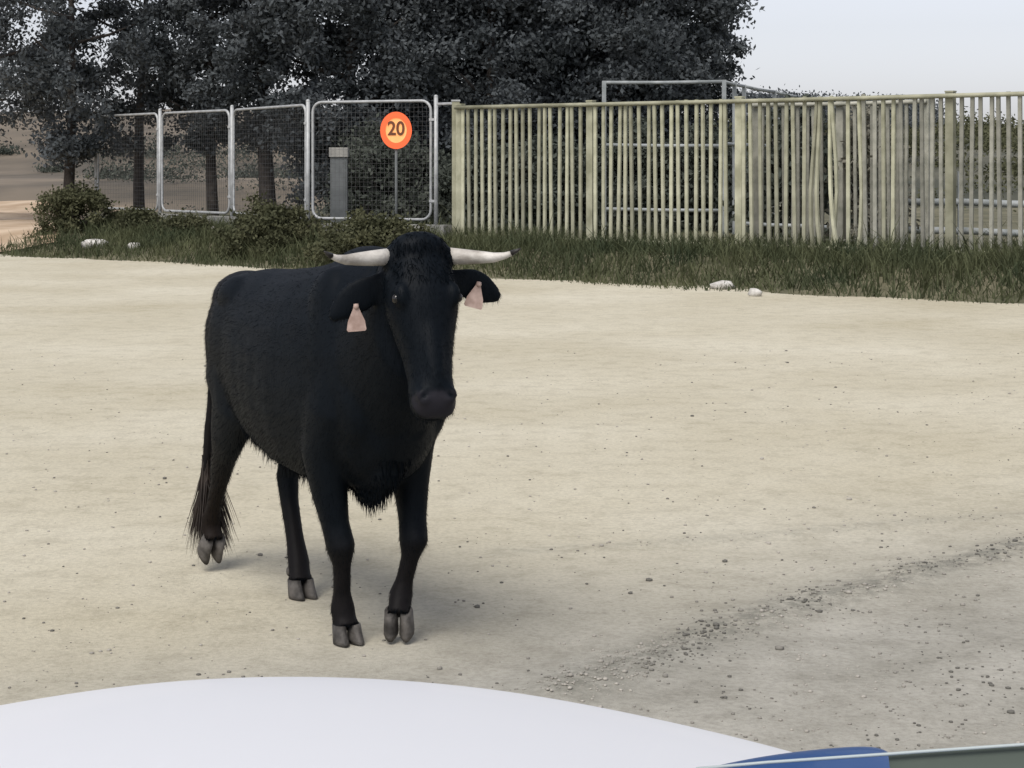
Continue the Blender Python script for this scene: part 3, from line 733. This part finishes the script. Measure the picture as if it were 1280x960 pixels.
# ears
def ear(s):
    b = poll + ax * 0.075 + hside * 0.092 * s - hfront * 0.045
    out = hside * s * 0.93 - hfront * 0.22 + np.array((0, 0, -0.10 if s > 0 else -0.40)); out /= np.linalg.norm(out)
    up = np.array((0, 0, 1.0)); up = up - out * np.dot(up, out); up /= np.linalg.norm(up)
    ws = [(0.0, .026), (.035, .036), (.07, .050), (.105, .056), (.14, .050), (.17, .034), (.195, .014)]
    body.tube([b + out * t + np.array((0, 0, -0.9 * t * t)) for t, _ in ws], [(w_, .0135) for _, w_ in ws], n=14, side=up)
    return b, out
ears = {s: ear(s) for s in (-1, 1)}

tmp = link('tmp_body', mesh('tmp_body', body.v, body.f))
md = tmp.modifiers.new('r', 'REMESH'); md.mode = 'VOXEL'; md.voxel_size = 0.0085; md.use_smooth_shade = True
ms = tmp.modifiers.new('s', 'SMOOTH'); ms.factor = 0.5; ms.iterations = 9
bpy.context.view_layer.update()
bme = bpy.data.meshes.new_from_object(tmp.evaluated_get(bpy.context.evaluated_depsgraph_get()))
bpy.data.objects.remove(tmp); bme.name = 'body'
nv = len(bme.vertices); co = np.empty(nv * 3, np.float32); bme.vertices.foreach_get('co', co); co = co.reshape(-1, 3).astype(float)
no = np.empty(nv * 3, np.float32); bme.vertices.foreach_get('normal', no); no = no.reshape(-1, 3)
# muscle and skin relief
hf = wob(co[:, 0] * 3 + co[:, 2], co[:, 1] * 3, 4.0) * wob(co[:, 2] * 3, co[:, 0] * 2 + co[:, 1], 5.0)
trunk_w = smooth01((co[:, 2] - 0.55) / 0.1) * smooth01((0.66 - co[:, 0]) / 0.1)
co = co + no * (0.004 * hf * trunk_w)[:, None]
ribs = np.sin((co[:, 0] + 0.12 * (co[:, 2] - 0.8)) * 62) * np.exp(-((co[:, 0] + 0.02) / 0.2) ** 2) * np.exp(-((co[:, 2] - 0.8) / 0.16) ** 2)
co = co + no * (0.0009 * ribs)[:, None]
rel = co - poll; nost = np.zeros(nv)
for s_ in (-1, 1):      # nostrils
    g = np.exp(-(((rel @ ax) - 0.478 - 0.35 * (abs(rel @ hside) - 0.042)) / 0.011) ** 2 - (((rel @ hside) - 0.042 * s_) / 0.015) ** 2) * ((rel @ hfront) > 0.005)
    nost = np.maximum(nost, g)
mouth = np.exp(-(((rel @ hfront) + 0.022) / 0.006) ** 2) * smooth01(((rel @ ax) - 0.43) / 0.03) * (np.linalg.norm(rel, axis=1) < 0.62)
co = co - no * (0.014 * nost + 0.006 * mouth)[:, None]
bme.vertices.foreach_set('co', co.astype(np.float32).ravel())
# coat colours: brownish hindquarters and legs, slate nose pad
brown = np.clip(0.6 * smooth01((-0.42 - co[:, 0]) / 0.22) + 0.55 * smooth01((0.42 - co[:, 2]) / 0.2), 0, 1)
rel = co - poll
ua, uf, us = rel @ ax, rel @ hfront, rel @ hside
nose = smooth01((ua - 0.455) / 0.02) * smooth01((uf + 0.012) / 0.02) * (np.linalg.norm(rel, axis=1) < 0.62)
add_attr(bme, 'brown', brown); add_attr(bme, 'nose', nose * (1 - np.clip(nost * 1.3, 0, 1)))
def coat_mat():
    m = bpy.data.materials.new('black_coat'); m.use_nodes = True
    n = m.node_tree.nodes; l = m.node_tree.links; p = n['Principled BSDF']
    def attr(a):
        q = n.new('ShaderNodeAttribute'); q.attribute_name = a; return q.outputs['Fac']
    tc = n.new('ShaderNodeTexCoord')
    ns = n.new('ShaderNodeTexNoise'); ns.inputs['Scale'].default_value = 9; ns.inputs['Detail'].default_value = 8
    mp = n.new('ShaderNodeMapping'); mp.inputs['Scale'].default_value = (1, 1, 0.35)
    l.new(tc.outputs['Object'], mp.inputs['Vector']); l.new(mp.outputs['Vector'], ns.inputs['Vector'])
    cr = n.new('ShaderNodeValToRGB'); cr.color_ramp.elements[0].color = (0.0010, 0.0024, 0.0042, 1); cr.color_ramp.elements[1].color = (0.0028, 0.0055, 0.0090, 1)
    l.new(ns.outputs['Fac'], cr.inputs['Fac'])
    m1 = n.new('ShaderNodeMix'); m1.data_type = 'RGBA'; l.new(attr('brown'), m1.inputs['Factor']); l.new(cr.outputs['Color'], m1.inputs[6]); m1.inputs[7].default_value = (0.012, 0.0085, 0.007, 1)
    m2 = n.new('ShaderNodeMix'); m2.data_type = 'RGBA'; l.new(attr('nose'), m2.inputs['Factor']); l.new(m1.outputs[2], m2.inputs[6]); m2.inputs[7].default_value = (0.020, 0.019, 0.024, 1)
    l.new(m2.outputs[2], p.inputs['Base Color'])
    p.inputs['Roughness'].default_value = 0.58; p.inputs['Specular IOR Level'].default_value = 0.11
    p.inputs['Sheen Weight'].default_value = 0.0; p.inputs['Sheen Roughness'].default_value = 0.4
    hb = n.new('ShaderNodeTexNoise'); hb.inputs['Scale'].default_value = 130; hb.inputs['Detail'].default_value = 4
    l.new(mp.outputs['Vector'], hb.inputs['Vector'])
    bp = n.new('ShaderNodeBump'); bp.inputs['Strength'].default_value = 0.22; bp.inputs['Distance'].default_value = 0.005
    l.new(hb.outputs['Fac'], bp.inputs['Height']); l.new(bp.outputs['Normal'], p.inputs['Normal'])
    return m
M['coat'] = coat_mat()
M['hair'] = mat('black_hair', (0.0014, 0.0030, 0.0050), rough=0.6, spec=0.06)
M['brown_hair'] = mat('brown_black_hair', (0.022, 0.016, 0.013), (0.04, 0.03, 0.024), scale=20, rough=0.6)
M['horn'] = mat('horn', (0.34, 0.31, 0.27), (0.62, 0.59, 0.54), scale=16, rough=0.5, spec=0.4, bump=0.2)
M['horn_tip'] = mat('dark_horn_tip', (0.03, 0.027, 0.025), rough=0.4)
M['hoof'] = mat('grey_hoof', (0.035, 0.032, 0.029), (0.115, 0.105, 0.095), scale=22, rough=0.6, bump=0.2)
M['tag'] = mat('pink_plastic_tag', (0.36, 0.25, 0.205), (0.56, 0.42, 0.36), scale=30, rough=0.5)
M['eye'] = mat('eye', (0.008, 0.006, 0.005), rough=0.08, spec=0.6)
bme.materials.clear(); bme.materials.append(M['coat'])
bme.polygons.foreach_set('use_smooth', np.ones(len(bme.polygons), dtype=bool))
bo = link('body', bme, bull)
# horns
for s in (-1, 1):
    b = poll + ax * 0.022 + hside * 0.098 * s
    o_ = hside * s
    path = [(-.01, 0, 0), (.045, .012, -.003), (.09, .035, -.004), (.125, .06, -.004), (.152, .082, .002), (.172, .098, .011)]
    pts = [b + o_ * x * (1.14 if s < 0 else 1.0) + hx * f_ + np.array((0, 0, z)) for x, f_, z in path]
    rad = [.027, .0235, .0195, .015, .0105, .0072]
    h = MB().tube(pts, rad, n=14).build('horn', M['horn'], bull, True)
    tp = [pts[-1] - (pts[-1] - pts[-2]) * 0.12, pts[-1] + o_ * 0.012 + hx * 0.008 + np.array((0, 0, 0.007)), pts[-1] + o_ * 0.022 + hx * 0.014 + np.array((0, 0, 0.014))]
    MB().tube(tp, [.0092, .006, .0015], n=12).build('horn_tip', M['horn_tip'], h, True)
# eyes and nostrils
for s in (-1, 1):
    MB().ball(poll + ax * 0.175 + hside * 0.096 * s + hfront * 0.050, (0.014, 0.016, 0.015), 12, 8, hrot).build('eye', M['eye'], bull, True)
# ear tags
for s, (b, out) in ears.items():
    top = b + out * (0.112 if s > 0 else 0.115) + np.array((0, 0, 0.006 if s > 0 else -0.022)) + hx * (0.022 if s > 0 else 0.03)
    sd_ = hside + np.array((0, 0, -0.28 if s > 0 else 0.05)); sd_ /= np.linalg.norm(sd_); dn = np.array((0, 0, -1.0)) + hx * 0.12
    if s > 0: dn = dn - hside * 0.30
    dn /= np.linalg.norm(dn)
    prof = [(0.0, .007), (.014, .009), (.030, .016), (.052, .026), (.078, .030), (.083, .026)]
    vs = []
    for t, w_ in prof:
        for yy_ in (0.0, 0.003):
            for q in (-1, 1): vs.append(top + dn * t + sd_ * w_ * q + hx * yy_)
    fs = []
    for i in range(len(prof) - 1):
        a, c = 4*i, 4*(i+1)
        fs += [(a, a+1, c+1, c), (a+2, c+2, c+3, a+3), (a, c, c+2, a+2), (a+1, a+3, c+3, c+1)]
    fs += [(0, 2, 3, 1), (4*5, 4*5+1, 4*5+3, 4*5+2)]
    t_ = MB().add(vs, fs).build('ear_tag', M['tag'], bull)
    MB().ball(top + hx * 0.004 + dn * 0.008, (.009, .009, .009), 10, 6).build('stud', M['tag'], t_, True)
# hooves: two claws each
def hoof(seq, fwd, tilt=0.0, toe=0.0):
    c = np.array(seq[-1][0]); fwd = np.array((*fwd, 0.0)); fwd /= np.linalg.norm(fwd); sdw = np.array((-fwd[1], fwd[0], 0))
    mb = MB()
    for s in (-1, 1):
        rows = []
        zt = min(c[2], 0.055) + 0.006
        for k, (t, adv, rf, rl) in enumerate(((1.12, -0.002, .038, .0215), (0.6, .006, .042, .0235), (0.25, .014, .047, .025), (0.03, .020, .050, .0255))):
            p = c + fwd * adv + sdw * s * 0.0255; p[2] = zt * t + c[2] - min(c[2], 0.055)
            rows.append((p, rf, rl))
        vs = []
        for p, rf, rl in rows:
            for j in range(14):
                q = 2*math.pi*j/14; ff = math.cos(q)
                pt = p + fwd * ff * rf * (1.0 if ff > 0 else 0.85) + sdw * math.sin(q) * rl * (1 - 0.28 * max(0, ff))
                vs.append(pt)
        fs = []
        for i in range(3):
            for j in range(14):
                j2 = (j+1) % 14; fs.append((i*14+j, (i+1)*14+j, (i+1)*14+j2, i*14+j2))
        fs.append(tuple(range(14))); fs.append(tuple(3*14+j for j in range(14))[::-1]); mb.add(vs, fs)
        if tilt > 0.8: continue
        dw = c + sdw * s * 0.022 - fwd * 0.048; dw[2] = c[2] + 0.034
        mb.ball(dw, (.013, .012, .018), 8, 6)
    q = np.array(mb.v) - c
    if tilt:
        ff, zz = q @ fwd, q[:, 2].copy(); ct, st_ = math.cos(tilt), math.sin(tilt)
        q = q + np.outer(ff * ct + zz * st_ - ff, fwd); q[:, 2] = -ff * st_ + zz * ct
    q = q + c; q[:, 2] += max(0.0, 0.004 - q[:, 2].min()); mb.v = [tuple(k_) for k_ in q]
    mb.build('hoof', M['hoof'], bull, True)
hoof(LEGS['FR'], (1, -0.1)); hoof(LEGS['FL'], (0.9, -0.55), tilt=0.5); hoof(LEGS['HL'], (1, 0.05)); hoof(LEGS['HR'], (1, 0), tilt=0.95)

# hair: short coat, brisket tuft, belly fringe, poll, tail tuft
def strands(root, d0, ln, wd, grav=0.5, jit=0.25, seg=3):
    n = len(root); d = d0 + rng.normal(0, jit, (n, 3)); d /= np.linalg.norm(d, axis=1)[:, None]
    sdv = np.cross(d, rng.normal(0, 1, (n, 3))); sdv /= np.linalg.norm(sdv, axis=1)[:, None] + 1e-9
    P0 = root.copy(); rows = []
    for k in range(seg + 1):
        wk = wd * (1 - 0.9 * k / seg); rows += [P0 - sdv * wk[:, None], P0 + sdv * wk[:, None]]
        d = d + np.array((0, 0, -grav / seg)); d /= np.linalg.norm(d, axis=1)[:, None]; P0 = P0 + d * (ln / seg)[:, None]
    v = np.stack(rows, 1).reshape(-1, 3); m = 2 * (seg + 1)
    q = np.array([(2*k, 2*k+1, 2*k+3, 2*k+2) for k in range(seg)])
    f = (q[None] + (np.arange(n) * m)[:, None, None]).reshape(-1, 4)
    return v, f
def hair_part(name, v, f, material):
    o = link(name, mesh(name, v, f, material), bull); o['kind'] = 'stuff'; return o
idx = rng.choice(nv, min(nv, 60000), replace=False)
idx = idx[(nose[idx] < 0.2) & (co[idx, 2] > 0.06)]
comb = np.tile(np.array((-0.7, 0, -0.55)), (len(idx), 1))
isleg = co[idx, 2] < 0.5; comb[isleg] = (-0.1, 0, -1.0)
ishead = (ua[idx] > -0.02) & (np.linalg.norm(rel[idx], axis=1) < 0.62) & (co[idx, 0] > 0.86)
comb[ishead] = ax
v, f = strands(co[idx] - no[idx] * 0.002, no[idx] * 0.5 + comb, rng.uniform(0.008, 0.020, len(idx)), np.full(len(idx), 0.0008), grav=0.3, jit=0.18, seg=2)
hair_part('coat_hair', v, f, M['hair'])
# brisket tuft and belly fringe
sel = np.where((co[:, 2] < 0.62) & (co[:, 0] > 0.36) & (co[:, 0] < 0.74) & (abs(co[:, 1] + 0.02) < 0.055) & (no[:, 2] < -0.2) & (co[:, 2] > 0.44))[0]
q = rng.choice(sel, 900); v, f = strands(co[q], np.stack([0 * co[q, 0], -2.5 * (co[q, 1] + 0.02), -1 + 0 * co[q, 0]], 1), rng.uniform(0.015, 0.065, len(q)) * (1 - abs(co[q, 1] + 0.02) / 0.07), np.full(len(q), 0.0016), jit=0.16)
hair_part('brisket_hair', v, f, M['hair'])
sel = np.where((co[:, 2] < 0.62) & (co[:, 0] > -0.42) & (co[:, 0] < 0.36) & (abs(co[:, 1]) < 0.13) & (no[:, 2] < -0.6))[0]
q = rng.choice(sel, 900); v, f = strands(co[q], np.tile((-0.2, 0, -1.0), (len(q), 1)), rng.uniform(0.01, 0.05, len(q)), np.full(len(q), 0.0014), jit=0.2)
hair_part('belly_hair', v, f, M['hair'])
q = []
for seq in LEGS.values():
    c_ = np.array(seq[-1][0]); near = np.where((np.linalg.norm(co - c_, axis=1) < 0.062) & (no[:, 2] > -0.5) & (abs(co[:, 2] - c_[2]) < 0.03))[0]
    if len(near): q.append(rng.choice(near, 260))
q = np.concatenate(q); v, f = strands(co[q], no[q] * 0.12 + np.array((0, 0, -1.0)), rng.uniform(0.006, 0.016, len(q)), np.full(len(q), 0.0012), jit=0.2, seg=2)
hair_part('hoof_hair', v, f, M['hair'])
sel = np.where((ua < 0.13) & (ua > -0.05) & (uf > 0.0) & (abs(us) < 0.09) & (np.linalg.norm(rel, axis=1) < 0.2))[0]
q = rng.choice(sel, 900); v, f = strands(co[q], no[q] * 0.4 + ax, rng.uniform(0.012, 0.032, len(q)), np.full(len(q), 0.0015), jit=0.4)
hair_part('forelock', v, f, M['hair'])
n = 1500; t = 0.35 + 0.65 * rng.random(n)[:, None] ** 0.6; a0, a1 = np.array(TAIL[-2]), np.array(TAIL[-1])
rt = a0 * (1 - t) + a1 * t + rng.normal(0, 0.0055, (n, 3)); lock = rng.normal(0, 0.15, (16, 3))[rng.integers(0, 16, n)]; dv = np.tile((-0.02, 0.06, -1.0), (n, 1)) + lock + rng.normal(0, 0.04, (n, 3))
v, f = strands(rt, dv, rng.uniform(0.14, 0.33, n), np.full(n, 0.0032), grav=0.3, jit=0.05, seg=5)
hair_part('tail_tuft', v, f, M['brown_hair'])

# ------------------------------------------------------------------ the car the picture is taken from
M['white_paint'] = mat('white_car_paint', (0.70, 0.71, 0.735), rough=0.5, spec=0.3, coat=0.05)
M['blue_paint'] = mat('blue_car_marking', (0.010, 0.060, 0.20), rough=0.5, spec=0.3, coat=0.1)
M['car_dark'] = mat('dark_car_plastic', (0.075, 0.092, 0.078), rough=0.7)
M['trim'] = mat('pale_trim', (0.40, 0.45, 0.45), rough=0.5)
car = empty('car', (0, 1.2, 0)); tag(car, 'white car bonnet with a blue wing edge at the bottom of the picture', 'car')
edge_px = [(-420, 985), (-250, 935), (-100, 900), (0, 880), (120, 860), (230, 848), (350, 843), (470, 846), (580, 855), (680, 869), (780, 888), (880, 910), (960, 930), (1040, 952), (1100, 975)]
rows = []
for a, b in edge_px:
    D = 1.80 - 0.10 * ((a - 330) / 640) ** 2
    rows.append((P(a, b, D)))
rows = np.array(rows); nE = len(rows)
secs = [(-1.15, 0.09), (-0.8, 0.085), (-0.5, 0.065), (-0.3, 0.045), (-0.15, 0.026), (-0.06, 0.012), (0, 0), (0.025, -0.010), (0.045, -0.03), (0.055, -0.07), (0.055, -0.09)]
vs = []; fs = []
for dy, dz in secs:
    for p in rows: vs.append((p[0] * (1 + 0.12 * max(0, -dy)), p[1] + dy - 1.2, p[2] + dz))
for i in range(len(secs) - 1):
    for j in range(nE - 1): fs.append((i*nE + j, i*nE + j + 1, (i+1)*nE + j + 1, (i+1)*nE + j))
bn = link('bonnet', mesh('bonnet', vs, fs, M['white_paint'], True), car)
so = bn.modifiers.new('t', 'SOLIDIFY'); so.thickness = 0.004; ss = bn.modifiers.new('s', 'SUBSURF'); ss.levels = ss.render_levels = 2
# blue wing beside the bonnet
wing = [(780, 985, 1.36), (840, 968, 1.37), (900, 953, 1.38), (950, 943, 1.385), (1000, 936, 1.39), (1050, 931, 1.39), (1095, 929, 1.38), (1114, 936, 1.37), (1121, 965, 1.36), (1122, 1100, 1.35)]
wr = np.array([P(a, b, d) for a, b, d in wing]); nW = len(wr); vs = []; fs = []
for dy, dz in ((-1.0, 0.06), (-0.5, 0.04), (-0.2, 0.015), (-0.05, 0.004), (0, 0), (0.03, -0.012), (0.05, -0.05), (0.055, -0.25)):
    for p in wr: vs.append((p[0], p[1] + dy - 1.2, p[2] + dz))
for i in range(7):
    for j in range(nW - 1): fs.append((i*nW + j, i*nW + j + 1, (i+1)*nW + j + 1, (i+1)*nW + j))
wg = link('wing', mesh('wing', vs, fs, M['blue_paint'], True), car); wg['label'] = 'blue marked front wing'
so = wg.modifiers.new('t', 'SOLIDIFY'); so.thickness = 0.004; ss = wg.modifiers.new('s', 'SUBSURF'); ss.levels = ss.render_levels = 2
# nose of the car below the bonnet edge
mb = MB(); vs = []; fs = []
for dz, dy in ((-0.10, 0.03), (-0.3, 0.07), (-0.5, 0.09), (-0.68, 0.05)):
    for p in rows: vs.append((p[0], p[1] + dy - 1.2, p[2] + dz))
for i in range(3):
    for j in range(nE - 1): fs.append((i*nE + j, i*nE + j + 1, (i+1)*nE + j + 1, (i+1)*nE + j))
link('bumper', mesh('bumper', vs, fs, M['white_paint'], True), car)
# pale trim line and dark cowl at the near corner
tl = [P(a, b, d) - (0, 1.2, 0) for a, b, d in ((870, 961, 1.22), (960, 953, 1.215), (1112, 942.5, 1.208), (1160, 939, 1.205), (1290, 930, 1.20), (1420, 923, 1.19))]
MB().tube(tl, 0.0011, n=6).build('trim_strip', M['trim'], car, True)
cv = []
for p in tl[2:]:
    cv += [p + (0, 0.004, -0.0012), p + (0, -0.03, -0.05), p + (0, -0.02, -0.14)]
cf = []
for i in range(3):
    for j in range(2): cf.append((3*i + j, 3*i + j + 1, 3*(i+1) + j + 1, 3*(i+1) + j))
cw = link('cowl', mesh('cowl', cv, cf, M['car_dark'], True), car); so = cw.modifiers.new('t', 'SOLIDIFY'); so.thickness = 0.003
